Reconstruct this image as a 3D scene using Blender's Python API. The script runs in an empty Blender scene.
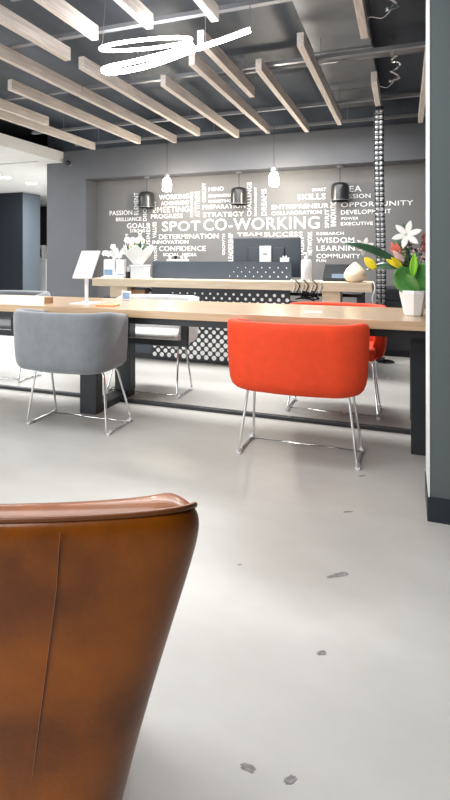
import bpy, bmesh, math, random
from mathutils import Vector, Matrix
random.seed(7)
PI = math.pi
SC = bpy.context.scene
C = bpy.context.collection

# ------------------------------------------------------------------ materials
def mat(name, col, rough=.5, metal=0., noise=0., nscale=8., bump=0., bscale=60., coat=0., emit=None, estr=0.,
        stretch=(1,1,1), col2=None, spec=None, sheen=0., trans=0., ior=1.45):
    m = bpy.data.materials.new(name); m.use_nodes = True
    nt = m.node_tree; N = nt.nodes; L = nt.links
    b = N['Principled BSDF']
    b.inputs['Base Color'].default_value = (*col, 1); b.inputs['Roughness'].default_value = rough
    b.inputs['Metallic'].default_value = metal
    b.inputs['Coat Weight'].default_value = coat; b.inputs['Coat Roughness'].default_value = .12
    b.inputs['Transmission Weight'].default_value = trans; b.inputs['IOR'].default_value = ior
    if sheen: b.inputs['Sheen Weight'].default_value = sheen
    if spec is not None: b.inputs['Specular IOR Level'].default_value = spec
    if emit:
        b.inputs['Emission Color'].default_value = (*emit, 1); b.inputs['Emission Strength'].default_value = estr
    tc = N.new('ShaderNodeTexCoord'); mp = N.new('ShaderNodeMapping'); mp.inputs['Scale'].default_value = stretch
    L.new(tc.outputs['Object'], mp.inputs['Vector'])
    nz = N.new('ShaderNodeTexNoise'); nz.inputs['Scale'].default_value = nscale; nz.inputs['Detail'].default_value = 6
    L.new(mp.outputs['Vector'], nz.inputs['Vector'])
    if noise or col2:
        rp = N.new('ShaderNodeValToRGB')
        c2 = col2 if col2 else tuple(max(0, x*(1-noise)) for x in col)
        c1 = col if col2 else tuple(min(1, x*(1+noise*.6)) for x in col)
        rp.color_ramp.elements[0].position = .32; rp.color_ramp.elements[1].position = .68
        rp.color_ramp.elements[0].color = (*c2, 1); rp.color_ramp.elements[1].color = (*c1, 1)
        L.new(nz.outputs['Fac'], rp.inputs['Fac']); L.new(rp.outputs['Color'], b.inputs['Base Color'])
    if bump:
        n2 = N.new('ShaderNodeTexNoise'); n2.inputs['Scale'].default_value = bscale; n2.inputs['Detail'].default_value = 3
        L.new(tc.outputs['Object'], n2.inputs['Vector'])
        bp = N.new('ShaderNodeBump'); bp.inputs['Strength'].default_value = bump; bp.inputs['Distance'].default_value = .004
        L.new(n2.outputs['Fac'], bp.inputs['Height']); L.new(bp.outputs['Normal'], b.inputs['Normal'])
    return m

M = {}
M['wall'] = mat('wall_grey_paint', (.118,.123,.135), .62, noise=.05, nscale=3)
M['word_wall'] = mat('word_wall_paint', (.165,.162,.162), .6, noise=.05, nscale=3)
M['pier'] = mat('pier_paint', (.105,.125,.126), .55, noise=.05, nscale=2)
M['skirt'] = mat('skirting_paint', (.018,.024,.034), .4)
M['white_paint'] = mat('white_paint', (.86,.86,.85), .6, noise=.03)
M['deck'] = mat('deck_paint', (.085,.10,.125), .5, noise=.5, nscale=1.6, stretch=(1,.35,1))
M['duct'] = mat('duct_metal', (.34,.35,.36), .38, metal=.75, noise=.2, nscale=3)
M['rail'] = mat('rail_metal', (.30,.31,.33), .4, metal=.5)
M['pipe'] = mat('pipe_paint', (.16,.165,.175), .35, metal=.4)
M['foil'] = mat('crumpled_foil', (.8,.82,.85), .25, metal=1, bump=.8, bscale=90)
M['beam'] = mat('limed_timber', (.70,.635,.58), .65, noise=.22, nscale=5, stretch=(14,.8,14))
M['oak'] = mat('pale_oak', (.58,.405,.255), .30, nscale=4, stretch=(.8,16,16), col2=(.47,.31,.18), coat=.35)
M['ledge'] = mat('ash_board', (.68,.57,.42), .45, nscale=4, stretch=(.8,16,16), col2=(.56,.45,.32))
M['black_steel'] = mat('black_steel', (.022,.025,.029), .42, noise=.15)
M['navy'] = mat('navy_laminate', (.050,.066,.088), .42, noise=.08)
M['charcoal'] = mat('charcoal_panel', (.022,.026,.033), .42)
M['dot'] = mat('white_dot', (.88,.88,.87), .5)
M['chrome'] = mat('chrome', (.86,.86,.87), .09, metal=1)
M['glide'] = mat('clear_glide', (.75,.76,.77), .25)
M['red'] = mat('red_wool', (.70,.050,.007), .75, noise=.07, nscale=25, bump=.2, bscale=420)
M['grey'] = mat('grey_wool', (.165,.18,.194), .85, noise=.10, nscale=18, bump=.25, bscale=420, sheen=.5)
M['pale'] = mat('lit_grey_wool', (.66,.66,.66), .85, noise=.05, nscale=18, bump=.25, bscale=420, sheen=.2)  # the grey wool again, painted lighter to stand for light on it
M['under'] = mat('seat_underside', (.03,.03,.032), .7)
M['leather'] = mat('cognac_leather', (.36,.094,.002), .36, nscale=7, col2=(.14,.033,.001), bump=.12, bscale=120, coat=.22, spec=.3)
M['piping'] = mat('leather_piping', (.17,.05,.01), .4, bump=.1, bscale=200, coat=.2)
M['white_plastic'] = mat('white_plastic', (.74,.75,.76), .35)
M['paper'] = mat('white_paper', (.88,.88,.87), .7)
M['ice'] = mat('sign_face', (.72,.77,.78), .4)
M['black_plastic'] = mat('black_plastic', (.015,.017,.02), .3)
M['monitor'] = mat('monitor_back', (.022,.028,.038), .35, coat=.05)
M['silver'] = mat('silver_plastic', (.55,.55,.53), .4, metal=.3)
M['screen'] = mat('dim_glass', (.16,.22,.30), .15)
M['brown'] = mat('brown_card', (.33,.18,.09), .6, noise=.2)
M['orange_card'] = mat('orange_card', (.75,.30,.12), .5)
M['blue_print'] = mat('blue_print', (.22,.36,.55), .5, noise=.3, nscale=60)
M['cream'] = mat('cream_ceramic', (.86,.72,.52), .45, noise=.06)
M['ceramic'] = mat('white_ceramic', (.85,.86,.86), .25, coat=.3)
M['leaf'] = mat('broad_leaf', (.11,.33,.085), .3, noise=.25, nscale=14, coat=.2)
M['leaf_dark'] = mat('dark_leaf', (.045,.11,.055), .3, noise=.3, nscale=12, coat=.25)
M['leaf_mid'] = mat('feather_leaf', (.06,.16,.075), .5, noise=.3, nscale=20)
M['bud'] = mat('lime_bud', (.26,.62,.04), .45)
M['lily'] = mat('lily_petal', (.90,.89,.83), .5)
M['coral'] = mat('coral_petal', (.78,.20,.14), .55, noise=.25, nscale=40)
M['blush'] = mat('blush_petal', (.80,.55,.52), .6, noise=.3, nscale=60)
M['rose'] = mat('dusty_rose', (.42,.16,.15), .7, noise=.4, nscale=70)
M['yellow'] = mat('yellow_petal', (.83,.66,.03), .5, noise=.1, nscale=30)
M['berry'] = mat('dark_berry', (.045,.018,.02), .4)
M['soil'] = mat('soil', (.05,.035,.025), .9)
M['orchid_white'] = mat('orchid_white', (.88,.88,.86), .55)
M['tissue'] = mat('tissue_wrap', (.80,.81,.78), .7, bump=.4, bscale=60)
M['glass'] = mat('clear_glass', (1,1,1), .03, trans=1, ior=1.2)
M['bulb'] = mat('bulb_glow', (1,.9,.75), .4, emit=(1,.86,.66), estr=60)
M['led'] = mat('led_glow', (1,1,1), .4, emit=(1,1,1), estr=16)
M['downlight'] = mat('downlight_glow', (1,1,1), .4, emit=(1,.98,.95), estr=14)
M['shade'] = mat('black_shade', (.035,.036,.038), .32, metal=.4, coat=.3)
M['dark_door'] = mat('dark_door', (.030,.020,.022), .5)
M['cabinet_front'] = mat('cabinet_front', (.008,.011,.016), .4)
M['cabinet_lit_side'] = mat('cabinet_lit_side', (.125,.15,.178), .5)  # downlight brightness on this side is put into the colour
M['letter'] = mat('white_letter', (.93,.93,.92), .5)
M['cable_grey'] = mat('cable_grey', (.88,.89,.90), .4)

def concrete():
    m = bpy.data.materials.new('polished_concrete'); m.use_nodes = True
    nt = m.node_tree; N = nt.nodes; L = nt.links; b = N['Principled BSDF']
    tc = N.new('ShaderNodeTexCoord')
    def noise(s, d, st, rot=0):
        mp = N.new('ShaderNodeMapping'); mp.inputs['Scale'].default_value = st; mp.inputs['Rotation'].default_value = (0,0,rot)
        L.new(tc.outputs['Object'], mp.inputs['Vector'])
        n = N.new('ShaderNodeTexNoise'); n.inputs['Scale'].default_value = s; n.inputs['Detail'].default_value = d
        n.inputs['Roughness'].default_value = .62
        L.new(mp.outputs['Vector'], n.inputs['Vector']); return n.outputs['Fac']
    def ramp(f, p0, c0, p1, c1):
        r = N.new('ShaderNodeValToRGB'); e = r.color_ramp.elements
        e[0].position = p0; e[1].position = p1; e[0].color = (*c0,1); e[1].color = (*c1,1)
        L.new(f, r.inputs['Fac']); return r.outputs['Color']
    big = ramp(noise(1.1, 5, (1,1.9,1), .5), .25, (.43,.42,.39), .78, (.55,.545,.515))
    fine = ramp(noise(7, 5, (1,1.5,1)), .2, (.93,.93,.92), .8, (1,1,1))
    mx = N.new('ShaderNodeMix'); mx.data_type = 'RGBA'; mx.blend_type = 'MULTIPLY'; mx.inputs[0].default_value = .8
    L.new(big, mx.inputs[6]); L.new(fine, mx.inputs[7]); L.new(mx.outputs[2], b.inputs['Base Color'])
    rr = ramp(noise(2.5, 6, (1,1,1)), .2, (.36,)*3, .8, (.46,)*3)
    L.new(rr, b.inputs['Roughness'])
    b.inputs['Specular IOR Level'].default_value = .45
    return m
M['concrete'] = concrete()
M['chip'] = mat('concrete_chip', (.27,.26,.25), .7, noise=.4, nscale=60)

# ------------------------------------------------------------------ mesh helpers
def obj(name, bm, m, parent=None, smooth=False, subsurf=0, bevel=0., auto=None):
    me = bpy.data.meshes.new(name)
    bmesh.ops.recalc_face_normals(bm, faces=bm.faces[:])
    bm.to_mesh(me); bm.free()
    for x in (m if isinstance(m, (list, tuple)) else [m]): me.materials.append(x)
    o = bpy.data.objects.new(name, me); C.objects.link(o)
    if parent: o.parent = parent
    if smooth: me.shade_smooth()
    if bevel:
        b = o.modifiers.new('bevel', 'BEVEL'); b.width = bevel; b.segments = 2; b.limit_method = 'ANGLE'; b.angle_limit = .6
    if subsurf:
        s = o.modifiers.new('subd', 'SUBSURF'); s.levels = subsurf; s.render_levels = subsurf
    return o

def box(bm, x0, x1, y0, y1, z0, z1, mi=0):
    v = [bm.verts.new((x,y,z)) for x in (x0,x1) for y in (y0,y1) for z in (z0,z1)]
    for f in ((0,1,3,2),(4,6,7,5),(0,4,5,1),(2,3,7,6),(0,2,6,4),(1,5,7,3)):
        bm.faces.new([v[i] for i in f]).material_index = mi
    return v

def bx(*a):
    bm = bmesh.new(); box(bm, *a); return bm

def frame_of(d):
    d = d.normalized(); u = Vector((0,0,1)) if abs(d.z) < .9 else Vector((1,0,0))
    a = d.cross(u).normalized(); return a, d.cross(a).normalized()

def tube(bm, pts, r, seg=8, closed=False, radii=None, mi=0):
    pts = [Vector(p) for p in pts]; n = len(pts); rings = []
    a = None
    for i, p in enumerate(pts):
        if closed: d = pts[(i+1) % n] - pts[i-1]
        else: d = pts[min(i+1,n-1)] - pts[max(i-1,0)]
        d.normalize()
        if a is None: a, _ = frame_of(d)
        else:
            a = a - d*a.dot(d)
            if a.length < 1e-5: a, _ = frame_of(d)
            a.normalize()
        b = d.cross(a); rr = radii[i] if radii else r
        rings.append([bm.verts.new(p + (a*math.cos(2*PI*k/seg) + b*math.sin(2*PI*k/seg))*rr) for k in range(seg)])
    for i in range(n if closed else n-1):
        A, B = rings[i], rings[(i+1) % n]
        off = 0
        if closed and i == n-1:
            off = min(range(seg), key=lambda o: (A[0].co - B[o].co).length)
        for k in range(seg):
            bm.faces.new((A[k], A[(k+1)%seg], B[(k+1+off)%seg], B[(k+off)%seg])).material_index = mi
    if not closed:
        bm.faces.new(rings[0][::-1]).material_index = mi; bm.faces.new(rings[-1]).material_index = mi

def smooth_path(pts, n=6, closed=False):
    P = [Vector(p) for p in pts]; out = []; m = len(P)
    for i in range(m if closed else m-1):
        p0 = P[i-1] if (closed or i > 0) else P[0]; p1 = P[i]; p2 = P[(i+1) % m]
        p3 = P[(i+2) % m] if (closed or i+2 < m) else P[-1]
        for k in range(n):
            t = k/n
            out.append(.5*((2*p1) + (p2-p0)*t + (2*p0-5*p1+4*p2-p3)*t*t + (3*p1-p0-3*p2+p3)*t**3))
    if not closed: out.append(P[-1])
    return out

def round_corners(pts, r, n=5):
    P = [Vector(p) for p in pts]; out = [P[0]]
    for i in range(1, len(P)-1):
        a = (P[i-1]-P[i]); b = (P[i+1]-P[i]); rr = min(r, a.length*.45, b.length*.45)
        A = P[i] + a.normalized()*rr; B = P[i] + b.normalized()*rr
        for k in range(n+1):
            t = k/n; out.append(A*(1-t)**2 + P[i]*2*t*(1-t) + B*t*t)
    out.append(P[-1]); return out

def lathe(bm, prof, seg=24, c=(0,0,0), mi=0, caps=True):
    rings = []
    for r, z in prof:
        rings.append([bm.verts.new((c[0]+r*math.cos(2*PI*k/seg), c[1]+r*math.sin(2*PI*k/seg), c[2]+z)) for k in range(seg)])
    for A, B in zip(rings, rings[1:]):
        for k in range(seg):
            bm.faces.new((A[k], A[(k+1)%seg], B[(k+1)%seg], B[k])).material_index = mi
    if caps:
        bm.faces.new(rings[0][::-1]).material_index = mi; bm.faces.new(rings[-1]).material_index = mi

def blob(bm, c, r, s=(1,1,1), sub=2, jit=0.):
    res = bmesh.ops.create_icosphere(bm, subdivisions=sub, radius=1)
    for v in res['verts']:
        k = 1 + random.uniform(-jit, jit)
        v.co = Vector((c[0]+v.co.x*r*s[0]*k, c[1]+v.co.y*r*s[1]*k, c[2]+v.co.z*r*s[2]*k))

def leaf(bm, base, tip, width, up=(0,0,1), sag=0., fold=.15, prof=None, n=12, thick=.0012):
    """a leaf or petal: a bent, slightly folded blade with real thickness"""
    base, tip, up = Vector(base), Vector(tip), Vector(up)
    d = tip - base; side = d.cross(up).normalized(); nrm = side.cross(d).normalized()
    prof = prof or (lambda t: math.sin(PI*min(1, t*.96+.02))**.8)
    top = []; bot = []
    for i in range(n+1):
        t = i/n; c = base + d*t + nrm*(sag*4*t*(1-t)); w = max(.0008, width*.5*prof(t))
        row = []; rb = []
        for k in (-1,-.5,0,.5,1):
            p = c + side*(w*k) + nrm*(fold*w*abs(k))
            row.append(bm.verts.new(p + nrm*thick)); rb.append(bm.verts.new(p - nrm*thick))
        top.append(row); bot.append(rb)
    for i in range(n):
        for k in range(4):
            bm.faces.new((top[i][k], top[i][k+1], top[i+1][k+1], top[i+1][k]))
            bm.faces.new((bot[i][k], bot[i+1][k], bot[i+1][k+1], bot[i][k+1]))
        bm.faces.new((top[i][0], top[i+1][0], bot[i+1][0], bot[i][0]))
        bm.faces.new((top[i][4], bot[i][4], bot[i+1][4], top[i+1][4]))
    bm.faces.new(top[0] + bot[0][::-1]); bm.faces.new(top[-1] + bot[-1][::-1])

def thing(name, label, cat, loc=(0,0,0), rz=0., group=None):
    o = bpy.data.objects.new(name, None); C.objects.link(o); o.empty_display_size = .1
    o.location = loc; o.rotation_euler = (0,0,rz); o['label'] = label; o['category'] = cat
    if group: o['group'] = group
    return o

def tag(o, label, cat, group=None):
    o['label'] = label; o['category'] = cat
    if group: o['group'] = group
    return o

def struct(name, bm, m, **k):
    o = obj(name, bm, m, **k); o['kind'] = 'structure'; return o

def copy_tree(o, parent=None):
    c = o.copy(); C.objects.link(c)
    if parent: c.parent = parent
    for ch in list(o.children): copy_tree(ch, c)
    return c

# ------------------------------------------------------------------ the room
YW, YR = 6.5, 6.8                       # front face of the grey wall, back of the recess
ZC, ZS = 2.70, 2.255                    # top of the grey wall, underside of the soffit
DECK = 3.05
struct('floor', bx(-10.2, 3.6, -4.2, 12.2, -.1, 0), M['concrete'])
bm = bmesh.new(); box(bm, -10.2, 3.6, -4.2, 12.2, DECK, DECK+.1)
struct('ceiling', bm, M['deck'])
struct('wall_back', bx(-5.28, -4.56, YW, YR+.2, 0, ZC), M['wall'])
struct('wall_recess', bx(-4.56, 3.6, YR, YR+.2, 0, ZC), M['word_wall'])
struct('wall_soffit', bx(-4.56, 3.6, YW, YR, ZS, ZC), M['wall'])
struct('wall_head', bx(-5.28, 3.6, YW+.02, YR+.2, ZC, DECK), M['deck'])
struct('wall_right', bx(3.5, 3.6, -4.2, YW, 0, DECK), M['wall'])
struct('wall_left', bx(-10.2, -10.1, -4.2, 12.2, 0, DECK), M['wall'])
struct('wall_corridor', bx(-10.1, -4.4, 12.0, 12.2, 0, DECK), M['white_paint'])
struct('wall_passage', bx(-5.28, -5.1, YR+.2, 12.0, 0, DECK), M['white_paint'])
# wall behind the camera with a broad unseen window, added to light from left
bm = bmesh.new()
box(bm, -10.2, 3.6, -4.2, -4.0, 0, .3); box(bm, -10.2, 3.6, -4.2, -4.0, 2.8, DECK)
box(bm, -10.2, -9.0, -4.2, -4.0, .3, 2.8); box(bm, -3.0, 3.6, -4.2, -4.0, .3, 2.8)
struct('wall_front', bm, M['wall'])
bm = bmesh.new()
for x in (-9.0, -7.0, -5.0, -3.05): box(bm, x, x+.05, -4.14, -4.06, .3, 2.8)
for z in (.3, 2.75): box(bm, -9.0, -3.0, -4.13, -4.07, z, z+.05)
struct('added_window', bm, M['black_steel'])
# white bulkhead over the passage, its air slot and the passage ceiling
struct('ceiling_bulkhead', bx(-10.1, -4.97, 2.0, 6.24, 2.53, 2.695), M['white_paint'])
struct('ceiling_return', bx(-5.27, -4.97, 6.24, 6.5, 2.53, 2.695), M['white_paint'])
struct('ceiling_passage', bx(-10.1, -5.28, 6.32, 12.0, 2.53, 2.6), M['white_paint'])
struct('trim_1', bx(-10.1, -5.28, 6.24, 6.32, 2.56, 2.6), M['rail'])
# pier on the right, white strip on its left face, dark skirting
struct('wall_pier', bx(.101, .75, 2.25, 2.5, 0, DECK), M['pier'])
struct('trim_2', bx(.095, .101, 2.247, 2.5, .004, DECK), M['white_paint'])
struct('baseboard_pier', bx(.091, .76, 2.238, 2.506, 0, .098), M['skirt'])
struct('baseboard_recess', bx(-4.56, 3.5, 6.785, 6.8, 0, .1), M['skirt'])

# ceiling: bands of the dark deck, rails on rods, duct
for i, y in enumerate((3.15, 4.2, 5.5, 6.3)):
    lab = ('grey suspended ceiling rail nearest the camera, crossing above the light ring',
           'grey suspended ceiling rail crossing just behind the light ring',
           'thin grey ceiling rail crossing above the front of the timber slats',
           'grey ceiling rail running along the top of the lettered wall')[i]
    t = thing('ceiling_rail', lab, 'ceiling rail', (-2, y, 2.722), group='ceiling rails')
    obj('channel', bx(-2.6 if i == 3 else (-2.7 if i == 2 else -2.95), 2.4, -.022, .022, 0, .03), M['rail'], t)
    for x in (-2.2, -.4, 1.35):
        bm = bmesh.new(); tube(bm, [(x,0,.03),(x,0,DECK-2.722)], .004, 6)
        obj('hanger_rod', bm, M['rail'], t)
t = thing('ceiling_pipe', 'thick grey ceiling pipe crossing high at right of the slats', 'pipe', (-.6, 4.75, 2.93))
bm = bmesh.new(); tube(bm, [(-1.2,0,0),(3.2,.0,0)], .045, 14); obj('pipe_run', bm, M['pipe'], t, smooth=True)
for x in (-.9, .5, 2.0):
    bm = bmesh.new(); lathe(bm, [(.052,-.015),(.052,.015)], 14)
    for v in bm.verts: v.co = Vector((v.co.z + x, v.co.x, v.co.y))
    box(bm, x-.012, x+.012, -.004, .004, .04, .12)
    obj('pipe_clamp', bm, M['rail'], t)
t = thing('air_duct', 'wide flat grey metal air duct under the dark ceiling', 'duct', (-.5, 4.2, 2.90))
obj('duct_body', bx(-.25, .24, -1.9, 2.1, 0, .15), M['duct'], t, bevel=.006)
for y in (-.9, .3, 1.4): obj('duct_flange', bx(-.262, .252, y-.012, y+.012, -.012, .15), M['duct'], t)
t = thing('air_duct', 'broad shallow grey metal duct above the light ring', 'duct', (-1.6, 2.9, 2.95))
obj('duct_body', bx(-1.1, .75, -.55, .05, 0, .1), M['duct'], t, bevel=.006)
for x in (-.6, .2): obj('duct_flange', bx(x-.012, x+.012, -.56, .06, -.01, .1), M['duct'], t)
for i, (x, y, s, lab) in enumerate(((-.05, 3.62, 1.0, 'crumpled silver foil sleeve hanging near top right of ceiling, nearer one'),
                           (-.06, 5.0, 1.15, 'crumpled silver foil sleeve hanging beside the spine of cables at ceiling'))):
    bm = bmesh.new(); pts = []
    for k in range(14):
        pts.append((x + .035*math.sin(k*1.3)*s - .03*k/13, y + .03*math.cos(k*1.7)*s, DECK - .02 - .26*s*k/13))
    tube(bm, smooth_path(pts, 3), .01, 8, radii=[.008 + .009*abs(math.sin(q*1.1)) for q in range(14*3-2)])
    tube(bm, smooth_path([(x-.03,y,DECK-.27*s),(x-.09,y+.02,DECK-.31*s),(x-.17,y,DECK-.30*s),(x-.23,y,DECK-.33*s)],4), .005, 6)
    tag(obj('foil_sleeve', bm, M['foil'], smooth=True), lab, 'cable sleeve')

# timber slats hung below the rails
BW, BH, BZ = .052, .10, 2.62
slats = [(-2.48, .2, 3.30, 'front-row timber ceiling slat, second from left, ending before the light ring'),
 (-2.06, .2, 3.05, 'front-row timber ceiling slat that ends at the left end of the light ring'),
 (-1.61, .2, 3.02, 'front-row timber ceiling slat that ends above the middle of the light ring'),
 (-1.16, .2, 3.07, 'front-row timber ceiling slat that ends above the right tail of the light ring'),
 (-.26, .2, 3.66, 'front-row timber ceiling slat at top right, near the grey pier'),
 (-2.93, 1.2, 4.07, 'long timber ceiling slat running off the left edge below the front row'),
 (-2.93, 4.085, 6.21, 'timber ceiling slat butted end to end with the one from the left edge'),
 (-3.42, 3.70, 6.1, 'timber ceiling slat left of the jointed pair, its near end showing at left'),
 (-3.95, 2.2, 4.87, 'short timber ceiling slat at far left that stops before the wall'),
 (-4.22, 2.6, 6.21, 'leftmost long timber ceiling slat, running beside the white bulkhead'),
 (-2.48, 3.47, 5.95, 'timber ceiling slat with its near end just below the left end of light ring'),
 (-2.04, 4.07, 6.21, 'timber ceiling slat with its near end below the middle of light ring'),
 (-1.60, 3.70, 6.12, 'timber ceiling slat starting under the right half of the light ring'),
 (-1.38, 3.35, 4.66, 'short timber ceiling slat under the right tail of the light ring'),
 (-1.13, 4.00, 6.21, 'timber ceiling slat reaching the wall right of the right glowing bulb'),
 (-.71, 3.63, 6.0, 'timber ceiling slat under the flat metal duct'),
 (-.25, 4.62, 6.17, 'timber ceiling slat right beside the vertical cable spine'),
 (.18, 4.0, 6.21, 'rightmost timber ceiling slat, half hidden by the grey pier')]
for x, y0, y1, lab in slats:
    bm = bx(-BW/2, BW/2, 0, y1-y0, 0, BH)
    o = obj('ceiling_slat', bm, M['beam'], bevel=.003); o.location = (x, y0, BZ)
    tag(o, lab, 'ceiling slat', 'timber ceiling slats')

# looped LED light hung on wires
t = thing('loop_light', 'large glowing white LED loop light hung on thin wires', 'light', (-1.6, 3.08, 2.33))
P1 = [(-.903,3.0,2.50),(-1.09,3.0,2.462),(-1.28,2.99,2.425),(-1.44,2.96,2.375),(-1.60,2.93,2.335),(-1.76,2.93,2.325),(-1.90,2.97,2.345),
      (-1.99,3.04,2.40),(-1.98,3.13,2.455),(-1.86,3.20,2.495),(-1.68,3.22,2.52),(-1.50,3.19,2.525),(-1.36,3.10,2.51),(-1.30,3.01,2.46)]
P1 = [(a+1.6, b-3.08, c-2.33) for a, b, c in P1]
bm = bmesh.new(); tube(bm, smooth_path(P1, 7), .017, 10)
obj('led_tube', bm, M['led'], t, smooth=True)
ring = []
for k in range(40):
    q = 2*PI*k/40
    ring.append((-.10+.345*math.cos(q), .03+.15*math.sin(q), .235+.035*math.sin(q)-.01*math.cos(q)))
bm = bmesh.new(); tube(bm, ring, .012, 10, closed=True)
obj('led_ring', bm, M['led'], t, smooth=True)
for (a,b,c), top in (((-.903,3.0,2.5),(-.90,3.0)),((-2.045,3.11,2.575),(-2.0,3.10)),((-1.2,3.0,2.44),(-1.22,3.04))):
    bm = bmesh.new(); tube(bm, [(a+1.6,b-3.08,c-2.33),(top[0]+1.6,top[1]-3.08,DECK-2.33)], .0022, 6)
    obj('hanging_wire', bm, M['rail'], t)

# glowing bulb pendants
for x, lab, g in ((-2.997, 'glowing bulb pendant at left, in front of the top of the lettered wall',0),
               (-1.524, 'glowing bulb pendant above the back of the black monitor',0)):
    y = 6.1
    t = thing('bulb_pendant', lab, 'pendant lamp', (x, y, 2.0))
    bm = bmesh.new(); tube(bm, [(0,0,.17),(0,0,.722)], .004, 6); obj('cord', bm, M['black_plastic'], t)
    bm = bmesh.new(); lathe(bm, [(.012,.20),(.04,.185),(.046,.14),(.04,.125)], 18); obj('socket', bm, M['rail'], t, smooth=True)
    bm = bmesh.new(); lathe(bm, [(.01,-.05),(.05,-.042),(.06,-.02),(.06,.06),(.052,.105),(.035,.122),(.03,.126)], 20); obj('bulb', bm, M['bulb'], t, smooth=True)
# black bell pendants under the soffit
def bell(x, lab, y=6.65):
    t = thing('bell_pendant', lab, 'pendant lamp', (x, y, 1.80), group='black bell pendants')
    bm = bmesh.new(); lathe(bm, [(.03,ZS-1.80-.02),(.045,ZS-1.80-.012),(.045,ZS-1.80)], 20); obj('ceiling_rose', bm, M['rail'], t, smooth=False)
    bm = bmesh.new(); tube(bm, [(0,0,.24),(0,0,ZS-1.80-.015)], .005, 6); obj('cord', bm, M['black_plastic'], t)
    bm = bmesh.new()
    lathe(bm, [(.118,0),(.118,.02),(.117,.15),(.113,.195),(.096,.226),(.05,.240),(.012,.248),(.012,.240),(.046,.232),(.09,.219),(.107,.19),(.111,.15),(.112,.02),(.112,0)], 28, caps=False)
    bm.faces.ensure_lookup_table()
    obj('lamp_shade', bm, M['shade'], t, smooth=True)
    bm = bmesh.new(); lathe(bm, [(.1185,.006),(.121,.01),(.1185,.014)], 28, caps=False); obj('rim_band', bm, M['rail'], t)
bell(-3.60, 'black bell pendant left of the left glowing bulb, over the bouquet of flowers')
bell(-2.16, 'black bell pendant between the two glowing bulbs')
bell(-.782, 'black bell pendant right of both glowing bulbs, above the sanitiser bottle')

# security camera, downlights, passage
t = thing('security_camera', 'small dark dome security camera high on the left grey wall', 'camera', (-4.848, 6.5, 2.517))
bm = bmesh.new(); lathe(bm, [(.05,0),(.05,.02),(.04,.028)], 20)
for v in bm.verts: v.co = Vector((v.co.x, -v.co.z, v.co.y))
obj('mount', bm, M['rail'], t)
bm = bmesh.new(); blob(bm, (0,-.045,-.005), .045, (1,1,.9), 3); obj('dome', bm, M['black_plastic'], t, smooth=True)
for i, (x, y, lab) in enumerate(((-6.9, 7.35, 'larger round downlight in the passage ceiling at far left'), (-7.0, 8.15, 'smaller-looking round downlight deeper in the passage ceiling'))):
    t = thing('downlight', lab, 'downlight', (x, y, 2.53))
    bm = bmesh.new(); lathe(bm, [(.10,0),(.11,-.008),(.11,-.001)], 24, caps=False); obj('trim_ring', bm, M['white_plastic'], t)
    bm = bmesh.new(); lathe(bm, [(.099,-.006),(.099,-.002)], 24); obj('lens', bm, M['downlight'], t)
t = thing('tall_cabinet', 'tall dark cabinet block at far left with its downlit side painted paler', 'cabinet', (-9.1, 9.2, 0))
obj('carcass', bx(-.99, .93, .02, .62, 0, 2.52), M['cabinet_lit_side'], t, bevel=.003)
obj('door', bx(-.99, -.03, 0, .02, .05, 2.52), M['cabinet_front'], t); obj('door', bx(-.025, .945, 0, .02, .05, 2.52), M['cabinet_front'], t)
o = struct('door_1', bx(-10.05, -5.6, 11.94, 11.998, 0, 2.50), M['dark_door'])
t = thing('white_dispenser', 'white pedestal unit glimpsed in the narrow dark gap of the passage', 'dispenser', (-8.95, 10.9, 0))
obj('stand', bx(-.2,.2,-.15,.15,0,1.0), M['white_plastic'], t, bevel=.02); obj('head', bx(-.15,.05,-.12,.12,1.0,1.36), M['silver'], t, bevel=.03)
obj('display', bx(-.11,.01,-.125,-.118,1.05,1.27), M['black_plastic'], t)

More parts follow.
